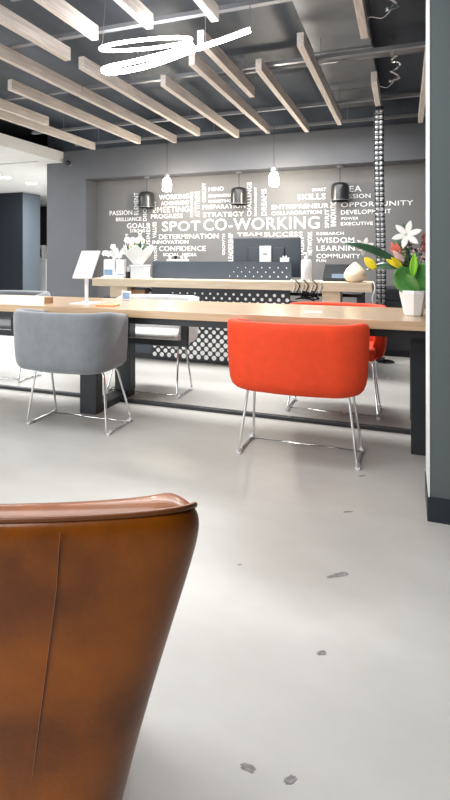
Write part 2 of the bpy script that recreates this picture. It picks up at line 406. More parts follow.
# ------------------------------------------------------------------ lettering on the recessed wall
WORDS = [('PASSION', -4.331, -3.93, 1.716, 1.789, 0),
 ('BRILLIANCE', -4.216, -3.772, 1.623, 1.682, 0),
 ('GOALS', -4.021, -3.641, 1.509, 1.589, 0),
 ('STRONG', -3.968, -3.709, 1.445, 1.494, 0),
 ('ELEMENT', -3.898, -3.826, 1.712, 2.056, 1),
 ('DISCOVERY', -3.743, -3.683, 1.617, 2.058, 1),
 ('TEAM', -4.056, -4.003, 1.177, 1.424, 1),
 ('THINK', -3.829, -3.76, 1.176, 1.451, 1),
 ('BUSINESS', -3.687, -3.624, 1.161, 1.585, 1),
 ('VALUES', -3.581, -3.517, 1.357, 1.598, 1),
 ('WORKING', -3.472, -2.98, 1.93, 2.003, 0),
 ('ACHIEVEMENT', -3.438, -2.98, 1.843, 1.903, 0),
 ('MEETING', -3.505, -2.98, 1.736, 1.822, 0),
 ('PROGRESS', -3.607, -3.085, 1.649, 1.713, 0),
 ('PLAN', -3.576, -3.526, 1.734, 1.9, 1),
 ('SPOT', -3.422, -2.805, 1.455, 1.6, 0),
 ('CO-WORKING', -2.75, -1.07, 1.455, 1.623, 0),
 ('DETERMINATION', -3.472, -2.516, 1.338, 1.409, 0),
 ('INNOVATION', -3.581, -2.992, 1.267, 1.321, 0),
 ('CONFIDENCE', -3.472, -2.717, 1.159, 1.233, 0),
 ('SOCIAL', -3.405, -3.14, 1.082, 1.13, 0), ('MEDIA', -3.09, -2.861, 1.082, 1.13, 0),
 ('VISION', -3.556, -3.505, 1.01, 1.236, 1),
 ('PERFORMANCE', -2.96, -2.916, 1.658, 2.025, 1),
 ('ATTITUDE', -2.885, -2.809, 1.656, 2.032, 1),
 ('CONCEPT', -2.771, -2.714, 1.871, 2.148, 1),
 ('MIND', -2.672, -2.438, 2.026, 2.081, 0),
 ('KNOWLEDGE', -2.672, -2.317, 1.935, 1.978, 0),
 ('MARKETING', -2.672, -2.327, 1.856, 1.896, 0),
 ('PREPARATION', -2.766, -2.114, 1.766, 1.826, 0),
 ('STRATEGY', -2.758, -2.133, 1.651, 1.717, 0),
 ('CHALLENGE', -2.088, -2.025, 1.65, 2.126, 1),
 ('MANAGEMENT', -1.981, -1.945, 1.647, 2.054, 1),
 ('DREAMS', -1.878, -1.803, 1.654, 2.021, 1),
 ('SMART', -1.171, -0.983, 1.96, 2.001, 0),
 ('SKILLS', -1.371, -0.989, 1.85, 1.927, 0),
 ('ENTREPRENEUR', -1.733, -0.95, 1.733, 1.792, 0),
 ('COLLABORATION', -1.733, -1.046, 1.653, 1.703, 0),
 ('SPIRIT', -0.999, -0.944, 1.461, 1.715, 1),
 ('INNOVATION', -0.924, -0.848, 1.482, 1.867, 1),
 ('IDEA', -0.819, -0.524, 1.933, 2.009, 0),
 ('MISSION', -0.787, -0.41, 1.844, 1.901, 0),
 ('OPPORTUNITY', -0.787, 0.111, 1.732, 1.796, 0),
 ('DEVELOPMENT', -0.787, -0.157, 1.636, 1.693, 0),
 ('POWER', -0.78, -0.563, 1.565, 1.601, 0),
 ('EXECUTIVE', -0.787, -0.379, 1.491, 1.535, 0),
 ('RESEARCH', -1.11, -0.75, 1.368, 1.407, 0),
 ('WISDOM', -1.11, -0.616, 1.262, 1.334, 0),
 ('LEARNING', -1.11, -0.517, 1.156, 1.225, 0),
 ('COMMUNITY', -1.11, -0.539, 1.056, 1.116, 0),
 ('FUN', -1.11, -0.983, 1.006, 1.042, 0),
 ('TEAM', -2.237, -1.869, 1.368, 1.416, 0),
 ('SUCCESS', -1.84, -1.3, 1.353, 1.417, 0),
 ('LEADERSHIP', -2.368, -2.297, 1.014, 1.414, 1),
 ('GROWTH', -2.461, -2.418, 1.1, 1.401, 1),
 ('TALENT', -1.33, -1.279, 1.086, 1.352, 1),
 ('NETWORK', -1.23, -1.168, 1.097, 1.417, 1)]
mural = thing('wall_lettering', 'cloud of raised white words on the grey wall behind the reception desk', 'wall lettering', (-1.9, YR, 1.0))
def word(text, x0, x1, z0, z1, vert):
    cu = bpy.data.curves.new('word', 'FONT'); cu.body = text; cu.size = 1; cu.extrude = .01; cu.offset = .007; cu.space_character = 1.06; cu.resolution_u = 3
    tmp = bpy.data.objects.new('word', cu); C.objects.link(tmp)
    dg = bpy.context.evaluated_depsgraph_get(); me = bpy.data.meshes.new_from_object(tmp.evaluated_get(dg))
    bpy.data.objects.remove(tmp); bpy.data.curves.remove(cu)
    xs = [v.co.x for v in me.vertices]; ys = [v.co.y for v in me.vertices]; zs = [v.co.z for v in me.vertices]
    ax, bx_ = min(xs), max(xs); ay, by = min(ys), max(ys); az, bz = min(zs), max(zs)
    for v in me.vertices:
        a = (v.co.x-ax)/(bx_-ax); b = (v.co.y-ay)/(by-ay); c = (v.co.z-az)/(bz-az)
        X, Z = (x0+(x1-x0)*a, z0+(z1-z0)*b) if not vert else (x1-(x1-x0)*b, z0+(z1-z0)*a)
        v.co = Vector((X+1.9, -.001-.005*c, Z-1.0))
    me.materials.clear(); me.materials.append(M['letter']); me.name = 'word'
    o = bpy.data.objects.new('word', me); C.objects.link(o); o.parent = mural
    return o
for w in WORDS: word(*w)

# ------------------------------------------------------------------ reception desk
t = thing('reception_desk', 'dark reception desk with dotted front screen and a thick pale timber ledge', 'reception desk', (-1.7, 4.72, 0))
obj('carcass', bx(-1.4, 1.32, .02, .16, .06, .645), M['navy'], t, bevel=.004)
obj('plinth', bx(-1.38, 1.30, .035, .14, 0, .06), M['black_steel'], t)
obj('end_panel', bx(-1.4, -1.36, .16, .78, 0, .70), M['navy'], t); obj('end_panel', bx(1.28, 1.32, .16, .70, 0, .70), M['navy'], t)
obj('work_surface', bx(-1.4, 1.32, .16, .72, .70, .73), M['charcoal'], t, bevel=.003)
ld = obj('ledge', bx(-1.45, 1.435, -.12, .22, .77, .853), M['ledge'], t, bevel=.004)
for x0, x1, z0 in ((-1.265, -1.055, .645), (.99, 1.155, .645)):
    obj('ledge_block', bx(x0, x1, -.06, .10, z0, .77), M['ledge'], t, bevel=.003)
def clamp(v): return max(0., min(1., v))
def dotted(name, x0, x1, z0, z1, y, th, parent):
    bm = bmesh.new(); box(bm, x0, x1, y, y+th, z0, z1, 0)
    row = 0; z = z0+.035
    while z < z1-.02:
        x = x0 + .04 + ((.0415) if row % 2 else 0)
        while x < x1-.02:
            wx = x - 1.7
            r = .0035 + .0215*clamp((wx+2.3)*.35 + (.95-z)*1.2 - .10)
            if z1 > .8: r *= .66
            keep = (wx + 2.22) + (.80-z)*1.05 > 0 if z < .8 else (wx + 2.0) + (.80-z)*1.2 > .18
            if keep and r > .0028 and min(x-x0, x1-x, z-z0, z1-z) > r+.003:
                vs = [bm.verts.new((x+r*math.cos(2*PI*k/14), y-.0012, z+r*math.sin(2*PI*k/14))) for k in range(14)]
                bm.faces.new(vs).material_index = 1
            x += .083
        row += 1; z += .043
    return obj(name, bm, [M['charcoal'] if z1 < .8 else M['navy'], M['dot']], parent)
dotted('dotted_front', -.80, .677, .03, .768, -.002, .02, t)
dotted('dotted_screen', -.82, .677, .854, 1.033, .06, .025, t)

# things on the ledge
t = thing('monitor', 'large black monitor seen from behind on the reception desk', 'monitor', (-1.36, 5.12, .73))
obj('casing', bx(-.362, .362, -.012, .02, .14, .55), M['monitor'], t, bevel=.008)
obj('rear_bulge', bx(-.2, .2, -.03, -.012, .2, .45), M['monitor'], t, bevel=.008)
obj('stand_neck', bx(-.062, .064, -.055, -.032, .012, .465), M['silver'], t, bevel=.004)
obj('emblem', bx(-.022, .024, -.0565, -.055, .375, .385), M['monitor'], t)
obj('stand_foot', bx(-.13, .13, -.12, .1, 0, .012), M['silver'], t, bevel=.004)
t = thing('sanitiser_bottle', 'white pump bottle on the ledge just right of the monitor', 'bottle', (-.862, 4.70, .853))
bm = bmesh.new(); lathe(bm, [(.045,0),(.05,.008),(.05,.185),(.042,.20),(.018,.208),(.018,.215)], 22); obj('body', bm, M['white_plastic'], t, smooth=True)
bm = bmesh.new(); lathe(bm, [(.021,.212),(.021,.235),(.008,.238),(.008,.262)], 16); obj('cap', bm, M['white_plastic'], t)
bm = bmesh.new(); box(bm, -.035, .012, -.009, .009, .258, .27); obj('pump_head', bm, M['white_plastic'], t, bevel=.003)
t = thing('card_terminal', 'black tilted desk terminal beside the cream teardrop ornament', 'terminal', (-.60, 4.83, .853))
obj('base', bx(-.12, .12, -.05, .09, 0, .02), M['black_plastic'], t, bevel=.005)
bm = bmesh.new(); v = box(bm, -.125, .125, -.04, .02, .02, .165)
for q in v:
    if q.co.z > .1: q.co.y += .045; q.co.x *= .86
    else: q.co.x *= 1.02
obj('tilted_body', bm, M['black_plastic'], t, bevel=.006)
bm = bmesh.new(); v = box(bm, -.04, .075, -.0425, -.038, .03, .07)
for q in v: q.co.y += .045*(q.co.z-.02)/.145
obj('display', bm, M['screen'], t)
bm = bmesh.new(); lathe(bm, [(.03,0),(.075,.012),(.099,.045),(.1,.078),(.082,.115),(.045,.152),(.018,.175),(.004,.183)], 26)
o = obj('teardrop_ornament', bm, M['cream'], smooth=True); o.location = (-.418, 4.70, .853)
tag(o, 'cream ceramic teardrop ornament at the right end of the timber ledge', 'ornament')
# small white pieces standing on the screen
t = thing('mini_planter', 'tiny white spiky planter on the dotted screen before the monitor', 'planter', (-1.09, 4.79, 1.033))
obj('pot', bx(-.045, .045, -.01, .012, 0, .018), M['white_plastic'], t, bevel=.004)
for dx, hgt in ((-.035,.03),(-.012,.05),(.012,.052),(.035,.03)):
    bm = bmesh.new(); leaf(bm, (dx*.6,0,.016), (dx*1.3,0,hgt+.012), .022, up=(0,-1,0), thick=.003); obj('spike', bm, M['white_plastic'], t)
t = thing('sample_tray', 'low white tray of small pots on the left of the desk screen', 'tray', (-2.235, 4.79, 1.033))
obj('tray', bx(-.12, .13, -.011, .012, 0, .022), M['white_plastic'], t, bevel=.004)
for dx, m_ in ((-.085,'white_plastic'),(-.02,'black_plastic'),(.05,'white_plastic'),(.1,'white_plastic')):
    bm = bmesh.new(); lathe(bm, [(.011,.022),(.018,.05),(.016,.06)], 12, c=(dx,0,0)); obj('pot', bm, M[m_], t)
# left end of the ledge
def holder(x, w, h, lab, prints):
    t = thing('brochure_holder', lab, 'brochure holder', (x, 4.70, .853))
    obj('back', bx(-w/2, w/2, .0, .012, 0, h), M['white_plastic'], t, bevel=.002)
    obj('tray', bx(-w/2, w/2, -.05, .0, 0, .018), M['white_plastic'], t, bevel=.002)
    obj('leaflet', bx(-w/2+.008, w/2-.008, -.016, -.003, .018, h-.015), M['paper'], t)
    obj('print', bx(-w/2+.016, w/2-.016, -.0175, -.016, .03, .03+prints), M['blue_print'], t)
holder(-3.0, .135, .20, 'white brochure holder with a blue picture at left end of timber ledge', .06)
holder(-2.855, .115, .20, 'plain white brochure holder second from left end of ledge', .012)
t = thing('gift_box', 'white square box on the timber ledge below the white flowers', 'box', (-2.62, 4.70, .853))
obj('box_body', bx(-.085, .085, -.06, .06, 0, .125), M['white_plastic'], t, bevel=.004); obj('lid', bx(-.09, .09, -.065, .065, .125, .142), M['white_plastic'], t, bevel=.004)
t = thing('pen_cup', 'small dark pen pot between the white brochures and the white box', 'pen pot', (-2.752, 4.68, .853))
bm = bmesh.new(); lathe(bm, [(.028,0),(.03,.07),(.025,.07),(.024,.01)], 14, caps=True); obj('cup', bm, M['black_plastic'], t)
for dx, dz in ((-.012,.12),(.01,.14),(.0,.11)):
    bm = bmesh.new(); tube(bm, [(dx*.3,0,.01),(dx,0.004,dz)], .004, 6); obj('pen', bm, M['glide'], t)
o = obj('small_box', bx(-.03, .035, -.02, .03, 0, .10), M['brown'], bevel=.003); o.location = (-3.10, 4.86, .853)
tag(o, 'small brown box at the left tip of the timber ledge', 'box')
# white orchid in a vase
def petals(bm, c, r, n, tilt=.3, w=.6, face=(0,-1,.15)):
    f = Vector(face).normalized(); a, b = frame_of(f)
    for k in range(n):
        an = 2*PI*k/n + .3; d = a*math.cos(an) + b*math.sin(an)
        leaf(bm, Vector(c)+d*.002, Vector(c) + d*r + f*r*tilt, r*w, up=tuple(f), n=6, thick=.0009)
t = thing('orchid_vase', 'white orchid sprays in a slim vase behind the brochure holders', 'flowers', (-2.96, 4.82, .853))
bm = bmesh.new(); lathe(bm, [(.03,0),(.036,.03),(.025,.12),(.022,.18)], 16); obj('vase', bm, M['ceramic'], t, smooth=True)
for sgn, tip, cnt in ((-1,(-.15,-.02,.27),6),(1,(.12,-.02,.29),6),(-1,(-.05,-.02,.33),5)):
    pts = smooth_path([(0,0,.17),(tip[0]*.4,tip[1]*.5,.17+(tip[2]-.17)*.8),tip],5)
    bm = bmesh.new(); tube(bm, pts, .003, 5); obj('stem', bm, M['leaf_mid'], t)
    bm = bmesh.new()
    for k in range(cnt):
        p = pts[-1 - k*9//cnt]; petals(bm, (p.x+random.uniform(-.012,.012), p.y-.015, p.z+random.uniform(-.012,.012)), .034, 5, w=.9, face=(random.uniform(-.4,.4),-1,.1))
    obj('blossom_spray', bm, M['orchid_white'], t)
# wrapped bouquet
t = thing('wrapped_bouquet', 'bouquet of white flowers wrapped in white paper on the white box', 'flowers', (-2.66, 4.72, .998))
bm = bmesh.new(); ring = []
for z, r in ((0,.05),(.03,.07),(.10,.13),(.15,.165)):
    ring.append([bm.verts.new((r*math.cos(2*PI*k/18)*(1.05+.1*(k%2)), .5*r*math.sin(2*PI*k/18), z+(.03*(k%3) if z > .1 else 0))) for k in range(18)])
for A, B in zip(ring, ring[1:]):
    for k in range(18): bm.faces.new((A[k],A[(k+1)%18],B[(k+1)%18],B[k]))
bm.faces.new(ring[0][::-1])
o = obj('paper_wrap', bm, M['tissue'], t); s = o.modifiers.new('thick','SOLIDIFY'); s.thickness = .003
bm = bmesh.new()
for k in range(22):
    a = random.uniform(0,2*PI); r = random.uniform(0,.12)
    leaf(bm, (r*math.cos(a)*.6,.05*math.sin(a),.08), (r*math.cos(a)*1.2, .06*math.sin(a)-.02, random.uniform(.19,.27)), .03, up=(0,-1,0))
obj('foliage', bm, M['leaf_mid'], t)
for k in range(13):
    a = random.uniform(0,2*PI); r = .03+.10*(k/13)
    bm = bmesh.new(); c = (r*math.cos(a), -.04+.03*math.sin(a), .17+random.uniform(0,.09))
    petals(bm, c, .036, 6, .35, .8, (random.uniform(-.4,.4),-1,.4)); obj('blossom', bm, M['orchid_white'] if k % 4 else M['cream'], t)
# below the ledge, left: brown box; right: coil of cables
t = thing('storage_box', 'brown box in the dark gap under the left of the ledge', 'box', (-2.69, 4.79, .645))
obj('box_body', bx(-.10, .10, -.05, .05, 0, .085), M['brown'], t, bevel=.003); obj('lid', bx(-.104, .104, -.054, .054, .085, .10), M['black_plastic'], t)
def tangle(name, lab, c, sx, sy, sz, n, m, r, y=0):
    bm = bmesh.new(); pts = []
    for k in range(n):
        a = k*2.2
        pts.append((c[0]+sx*math.cos(a)*random.uniform(.5,1), c[1]+sy*math.sin(a*1.3), c[2]+sz*math.sin(a*.77+.5)*random.uniform(.5,1)))
    tube(bm, smooth_path(pts,6), r, 6); return tag(obj(name, bm, m, smooth=True), lab, 'cables')
tangle('cable_bundle', 'tangle of black cables in the gap below the ledge, left of timber block', (-.86, 4.78, .71), .13, .05, .052, 22, M['black_plastic'], .006)
t = thing('wire_twist', 'twisted grey and black wires draped over ledge edge below the pump bottle', 'cables', (-.86, 4.60, .80))
for k in range(7):
    bm = bmesh.new(); x = -.12 + .04*k
    tube(bm, smooth_path([(x-.02,.06,.062),(x+.0,-.012,.066),(x+.035,-.016,.02),(x+.01,-.016,-.045)],5), .006, 6)
    obj('strand', bm, M['black_plastic'] if k % 2 else M['silver'], t, smooth=True)
bm = bmesh.new(); tube(bm, smooth_path([(-.262,4.62,.861),(-.25,4.595,.855),(-.24,4.58,.80),(-.262,4.60,.72),(-.25,4.62,.60),(-.25,4.64,.35),(-.22,4.66,.006),(-.12,4.72,.006)],8), .005, 6)
tag(obj('charging_cable', bm, M['white_plastic'], smooth=True), 'thin white cord hanging off the right end of the timber ledge', 'cord')

# vertical cable spine from ceiling to floor
t = thing('cable_spine', 'tall vertebrae-like cable spine hanging from ceiling to floor', 'cable spine', (-.232, 5.4, 0))
bm = bmesh.new(); lathe(bm, [(.11,0),(.11,.008),(.10,.014),(.02,.016)], 28, c=(.035,0,0)); obj('floor_plate', bm, M['chrome'], t)
bm = bmesh.new(); lathe(bm, [(.05,2.585),(.05,2.617)], 20); obj('ceiling_cup', bm, M['black_plastic'], t)
def link_bm():
    bm = bmesh.new()
    for s in (-1, 1):
        tube(bm, [(s*.048,-.012,.004),(s*.036,-.015,.020),(s*.048,-.012,.036)], .007, 8)
    tube(bm, [(-.05,-.013,.004),(0,-.019,.006),(.05,-.013,.004)], .007, 8)
    tube(bm, [(-.036,-.015,.022),(0,-.02,.024),(.036,-.015,.022)], .004, 8)
    tube(bm, [(-.05,.014,.006),(0,.02,.008),(.05,.014,.006)], .0085, 8)
    return bm
def bend(z): return .012*math.sin(z*2.1)
n = 49; first = None
for k in range(n):
    z = .02 + k*2.565/n
    if first is None: o = first = obj('vertebra', link_bm(), M['black_plastic'], t, smooth=True)
    else: o = first.copy(); C.objects.link(o); o.parent = t
    o.location = (bend(z), 0, z)
for s in (-1, 1):
    bm = bmesh.new(); tube(bm, [(bend(z)+s*.021, .004, z) for z in [.02+i*2.57/40 for i in range(41)]], .014, 8)
    obj('cable', bm, M['cable_grey'], t, smooth=True)

# black credenza on the right behind the desk
t = thing('credenza', 'low black drawer cabinet standing along the right of the back wall', 'cabinet', (.5, 5.72, 0))
obj('carcass', bx(-.75, 1.6, .02, .55, .06, .735), M['charcoal'], t, bevel=.003); obj('plinth', bx(-.73, 1.58, .05, .5, 0, .06), M['black_steel'], t)
for i in range(2):
    for z0, z1 in ((.08,.38),(.39,.60),(.61,.725)):
        d = obj('drawer', bx(-.745+i*1.175, .42+i*1.175, 0, .02, z0, z1), M['black_steel'], t, bevel=.003)
        obj('handle', bx(-.4+i*1.175, .1+i*1.175, -.012, 0, z1-.025, z1-.012), M['rail'], d)

# ------------------------------------------------------------------ the long table
TZ = .75
t = thing('long_table', 'long pale timber communal table on black steel legs', 'table', (-2.06, 3.17, 0))
obj('tabletop', bx(-2.2, 2.36, -.34, .36, TZ-.05, TZ), M['oak'], t, bevel=.003)
obj('apron', bx(-2.1, 2.23, -.29, -.24, TZ-.096, TZ-.05), M['black_steel'], t)
obj('apron', bx(-2.1, 2.23, .25, .30, TZ-.096, TZ-.05), M['black_steel'], t)
for x in (-2.098, 0, 2.162):
    lg = obj('leg_frame', bx(x-.066, x+.066, -.21, -.13, 0, TZ-.05), M['black_steel'], t, bevel=.003)
    obj('rear_post', bx(x-.066, x+.066, .24, .33, .05, TZ-.05), M['black_steel'], lg, bevel=.003)
    obj('foot_bar', bx(x-.060, x+.060, -.13, .33, 0, .05), M['black_steel'], lg, bevel=.003)
    obj('cross_bar', bx(x-.060, x+.060, -.13, .24, TZ-.10, TZ-.05), M['black_steel'], lg)
obj('stretcher', bx(-2.03, 2.10, .115, .155, 0, .022), M['black_steel'], t, bevel=.002)
for x0, x1 in ((-1.55, -.80), (-.15, .66)):
    bm = bmesh.new()
    for x in (x0, x1-.042): box(bm, x, x+.042, -.02, .02, TZ-.28, TZ-.05)
    box(bm, x0+.042, x1-.042, -.02, .02, TZ-.28, TZ-.24)
    obj('hanging_frame', bm, M['black_steel'], t)

# ------------------------------------------------------------------ tub chairs
def tub_outline(W, D, rc, n=10):
    """plan points and outward normals from front-left round the back to front-right"""
    hw = W/2; out = []
    fl = (-hw, D/2); 
    for k in range(7):
        out.append((Vector((-hw+.012*(1-k/6), D/2 + (-D+rc)*k/7)), Vector((-1,0))))
    for k in range(n+1):
        a = PI + (PI/2)*k/n
        nn = Vector((math.cos(a), math.sin(a)))
        out.append((Vector((-hw+rc, -D/2+rc)) + nn*rc, nn))
    m = 6
    for k in range(1, m):
        x = (-hw+rc) + (W-2*rc)*k/m
        out.append((Vector((x, -D/2 - .018*(1-(2*k/m-1)**2))), Vector((0,-1))))
    right = [(Vector((-p.x, p.y)), Vector((-q.x, q.y))) for p, q in out[:7+n+1]]
    return out + right[::-1]

def shell(bm, outline, prof_fn):
    """loft one closed cross-section (list of (inset, z)) around the outline, capping both arm ends"""
    rings = []
    for i, (p, nrm) in enumerate(outline):
        rings.append([bm.verts.new((p.x - nrm.x*d, p.y - nrm.y*d, z)) for d, z in prof_fn(p, nrm)])
    m = len(rings[0])
    for A, B in zip(rings, rings[1:]):
        for k in range(m): bm.faces.new((A[k], A[(k+1)%m], B[(k+1)%m], B[k]))
    bm.faces.new(rings[0][::-1]); bm.faces.new(rings[-1])

def sstep(a, b, x):
    t = max(0., min(1., (x-a)/(b-a))); return t*t*(3-2*t)

def tub_chair(name, label, mname, loc, rz):
    W, D = .73, .37
    t = thing(name, label, 'chair', loc, rz, 'tub chairs at the long table')
    bm = bmesh.new()
    def prof(p, nrm):
        zt = .758 - .03*sstep(-.05, .185, p.y)
        zb = .385
        return [(.12,zb+.0),(.055,zb+.002),(.022,zb+.022),(.009,zb+.08),(.004,zb+.18),(.0,zt-.06),(.0,zt-.02),(.012,zt-.003),(.03,zt),(.055,zt-.004),(.068,zt-.02),(.07,zt-.06),(.075,zb+.10),(.115,zb+.06)]
    shell(bm, tub_outline(W, D, .19), prof)
    obj('tub_shell', bm, M[mname], t, smooth=True, subsurf=1)
    bm = bmesh.new()
    ol = tub_outline(W-.135, D+.04, .13)
    rings = []
    for z, ins in ((.395,.02),(.40,.0),(.44,-.004),(.468,.0),(.480,.02),(.484,.06)):
        rings.append([bm.verts.new((p.x*(1-ins*1.5), (.060 + p.y*(1-ins*2)), z)) for p, q in ol])
    m = len(ol)
    for A, B in zip(rings, rings[1:]):
        for k in range(m): bm.faces.new((A[k], A[(k+1)%m], B[(k+1)%m], B[k]))
    bm.faces.new(rings[0][::-1]); bm.faces.new(rings[-1])
    obj('seat_cushion', bm, M[mname], t, smooth=False, bevel=.012)
    obj('seat_base', bx(-.20, .20, -.05, .20, .378, .41), M['under'], t, bevel=.01)
    for s in (-1, 1):
        bm = bmesh.new()
        path = [(s*.18,.03,.378),(s*.262,.03,.378),(s*.308,-.01,.010),(s*.308,.285,.010),(s*.266,.17,.378),(s*.18,.17,.378)]
        tube(bm, round_corners(path, .035), .0072, 10)
        lg = obj('sled_leg', bm, M['chrome'], t, smooth=True)
        for y in (.02, .265):
            bm = bmesh.new(); tube(bm, [(s*.308,y-.018,.0125),(s*.308,y+.018,.0125)], .0125, 10)
            obj('glide', bm, M['glide'], lg)
    bm = bmesh.new(); tube(bm, [(-.308,.235,.012),(.308,.235,.012)], .005, 8)
    obj('cross_rod', bm, M['chrome'], t, smooth=True)
    return t
near_red = tub_chair('tub_chair', 'bright red tub chair with its back to the camera, nearest the pier', 'red', (-.542, 2.645, 0), .0); near_red.scale.x = 1.035
near_grey = tub_chair('tub_chair', 'grey tub chair with its back to the camera, tucked at the near side of table', 'grey', (-2.0, 2.645, 0), .0); near_grey.scale.x = .97
tub_chair('tub_chair', 'grey tub chair painted paler as lit, facing the camera across the table, left of dotted desk front', 'pale', (-1.94, 3.775, 0), PI)
far_red = tub_chair('tub_chair', 'red tub chair across the table, mostly hidden behind the near red one', 'red', (-.47, 3.775, 0), PI); far_red.scale.z = .972
tub_chair('tub_chair', 'grey tub chair at far left across the table, cut by the photo edge', 'grey', (-3.44, 3.775, 0), PI)

# ------------------------------------------------------------------ things on the table
t = thing('sign_stand', 'slim white stand holding a tilted blank sign on the table', 'sign stand', (-2.16, 3.10, TZ))
obj('base_plate', bx(-.085, .085, -.10, .08, 0, .006), M['white_plastic'], t, bevel=.002)
bm = bmesh.new(); tube(bm, [(-.03,.03,.005),(-.03,.03,.22)], .013, 12); obj('pole', bm, M['white_plastic'], t, smooth=True)
Rm = Matrix.Rotation(math.radians(-30), 4, 'X')
def tilt(bm):
    for v in bm.verts:
        c = Rm @ v.co; v.co = Vector((c.x - .03, c.y + .03, c.z + .28))
    return bm
bm = bx(-.08, .08, -.006, .006, -.115, .115); tilt(bm); pn = obj('sign_panel', bm, M['white_plastic'], t, bevel=.002)
bm = bx(-.068, .068, -.0075, -.006, -.10, .10); tilt(bm); obj('sign_sheet', bm, M['ice'], pn)
o = obj('notepad', bx(-.07,.07,-.05,.05,0,.010), M['orange_card'], bevel=.002); o.location = (-1.92, 2.99, TZ); o.rotation_euler.z = .2
tag(o, 'small orange-brown notepad on the table right of the sign stand', 'notepad')
t = thing('coaster_stack', 'small brown block on the table behind the left grey chair', 'block', (-2.42, 3.0, TZ))
for k in range(4): obj('coaster', bx(-.022,.022,-.022,.022,k*.0115,k*.0115+.011), M['brown'], t, bevel=.001)
t = thing('picture_card', 'small white card with a blue picture standing at the back edge of table', 'card', (-2.02, 3.40, TZ))
obj('card', bx(-.04,.04,0,.012,0,.072), M['white_plastic'], t, bevel=.002); obj('print', bx(-.03,.03,-.001,0,.012,.06), M['blue_print'], t)
o = obj('white_sheet', bx(-.05,.05,-.04,.04,0,.002), M['paper']); o.location = (-.52, 3.08, TZ); o.rotation_euler.z = .1  # thin white rectangle laid on the tabletop
tag(o, 'thin white sheet lying on the table behind the red chair', 'paper')
# potted arrangement
t = thing('flower_pot', 'white faceted pot of lilies and broad leaves at right end of table', 'potted flowers', (.052, 3.12, TZ))
bm = bmesh.new(); lathe(bm, [(.048,0),(.052,.004),(.079,.13),(.079,.147),(.071,.147),(.066,.12)], 8); obj('pot', bm, M['ceramic'], t, bevel=.002)
bm = bmesh.new(); lathe(bm, [(.068,.112),(.068,.135)], 8); obj('soil', bm, M['soil'], t)
def put(name, m, *ls, **k):
    bm = bmesh.new()
    for l in ls: leaf(bm, *l, **k)
    return obj(name, bm, M[m], t, smooth=True)
rnd = lambda q: math.sin(PI*min(1,max(.0,q*.9+.06)))**.55
put('broad_leaf', 'leaf', ((-.0,-.02,.135),(-.085,-.075,.275),.135), up=(.25,-1,.2), prof=rnd, sag=-.02)
put('broad_leaf', 'leaf', ((.015,-.02,.135),(.07,-.06,.30),.125), up=(-.1,-1,.2), prof=rnd, sag=-.02)
put('broad_leaf', 'leaf', ((.0,-.03,.135),(-.02,-.12,.235),.10), up=(0,-.6,1), prof=rnd)
put('long_leaf', 'leaf_dark', ((-.05,.0,.28),(-.40,-.02,.425),.072), up=(0,-.75,1), sag=.03, fold=.1)
put('long_leaf', 'leaf_dark', ((-.04,-.01,.27),(-.265,-.03,.262),.06), up=(0,-.8,1), sag=.025, fold=.1)
put('bud', 'bud', ((-.005,-.045,.22),(.005,-.075,.36),.045), up=(0,-1,0), fold=.5)
for k in range(5):
    a = -.9 + k*.28
    put('feather_leaf', 'leaf_mid', ((-.02,.02,.25),(-.02-.13*math.cos(a*.5)*.9+.02*k, .04, .40+.035*k),.035), up=(0,-1,.2))
put('yellow_petal', 'yellow', ((-.205,-.04,.262),(-.272,-.05,.335),.055), up=(0,-1,.3), sag=.01)
put('yellow_petal', 'yellow', ((-.065,-.05,.275),(-.15,-.07,.325),.032), ((-.06,-.05,.285),(-.12,-.08,.335),.032), ((-.06,-.05,.275),(-.11,-.08,.30),.028), up=(0,-1,.5))
bm = bmesh.new(); petals(bm, (-.036,-.06,.465), .085, 6, .12, .42, (-.1,-1,.3)); obj('lily', bm, M['lily'], t, smooth=True)
bm = bmesh.new(); tube(bm, smooth_path([(-.0,0,.13),(-.01,.0,.3),(-.036,-.05,.462)],5), .004, 6); obj('lily_stem', bm, M['leaf_mid'], t)
bm = bmesh.new(); petals(bm, (-.275,.02,.40), .058, 6, .1, .45, (.1,-1,.2)); obj('lily', bm, M['lily'], t, smooth=True)
bm = bmesh.new(); tube(bm, smooth_path([(-.02,.02,.2),(-.15,.03,.30),(-.275,.03,.398)],5), .003, 6); obj('lily_stem', bm, M['leaf_mid'], t)
put('coral_petal', 'coral', ((-.07,-.03,.33),(-.125,-.05,.425),.03), ((-.07,-.03,.34),(-.095,-.06,.42),.03), ((-.07,-.04,.34),(-.13,-.06,.395),.028), up=(0,-1,.2))
put('blush_petal', 'blush', ((-.06,-.04,.31),(-.11,-.06,.375),.035), ((-.05,-.04,.31),(-.085,-.07,.36),.03), up=(0,-1,.2))
for (c, r, m_) in (((.07,.0,.40),.04,'rose'),((.085,.02,.34),.042,'blush'),((.07,.03,.455),.03,'rose'),((.095,.02,.40),.035,'rose')):
    bm = bmesh.new()
    for k in range(26):
        a = k*2.4; e = math.acos(1-2*(k+.5)/26)
        d = Vector((math.cos(a)*math.sin(e), math.sin(a)*math.sin(e), math.cos(e)))
        leaf(bm, Vector(c)+d*r*.3, Vector(c)+d*r, r*.5, up=(.2,-.9,.3), n=4)
    obj('ruffled_bloom', bm, M[m_], t)
bm = bmesh.new()
for k in range(40):
    blob(bm, (random.uniform(-.09,.07), random.uniform(-.03,.04), random.uniform(.26,.42)), random.uniform(.006,.011), sub=1)
obj('berries', bm, M['berry'], t)['kind'] = 'stuff'
bm = bmesh.new()
for k in range(34):
    blob(bm, (random.uniform(-.08,.06), random.uniform(-.055,.0), random.uniform(.29,.42)), random.uniform(.004,.007), sub=1)
obj('tiny_buds', bm, M['blush'], t)['kind'] = 'stuff'
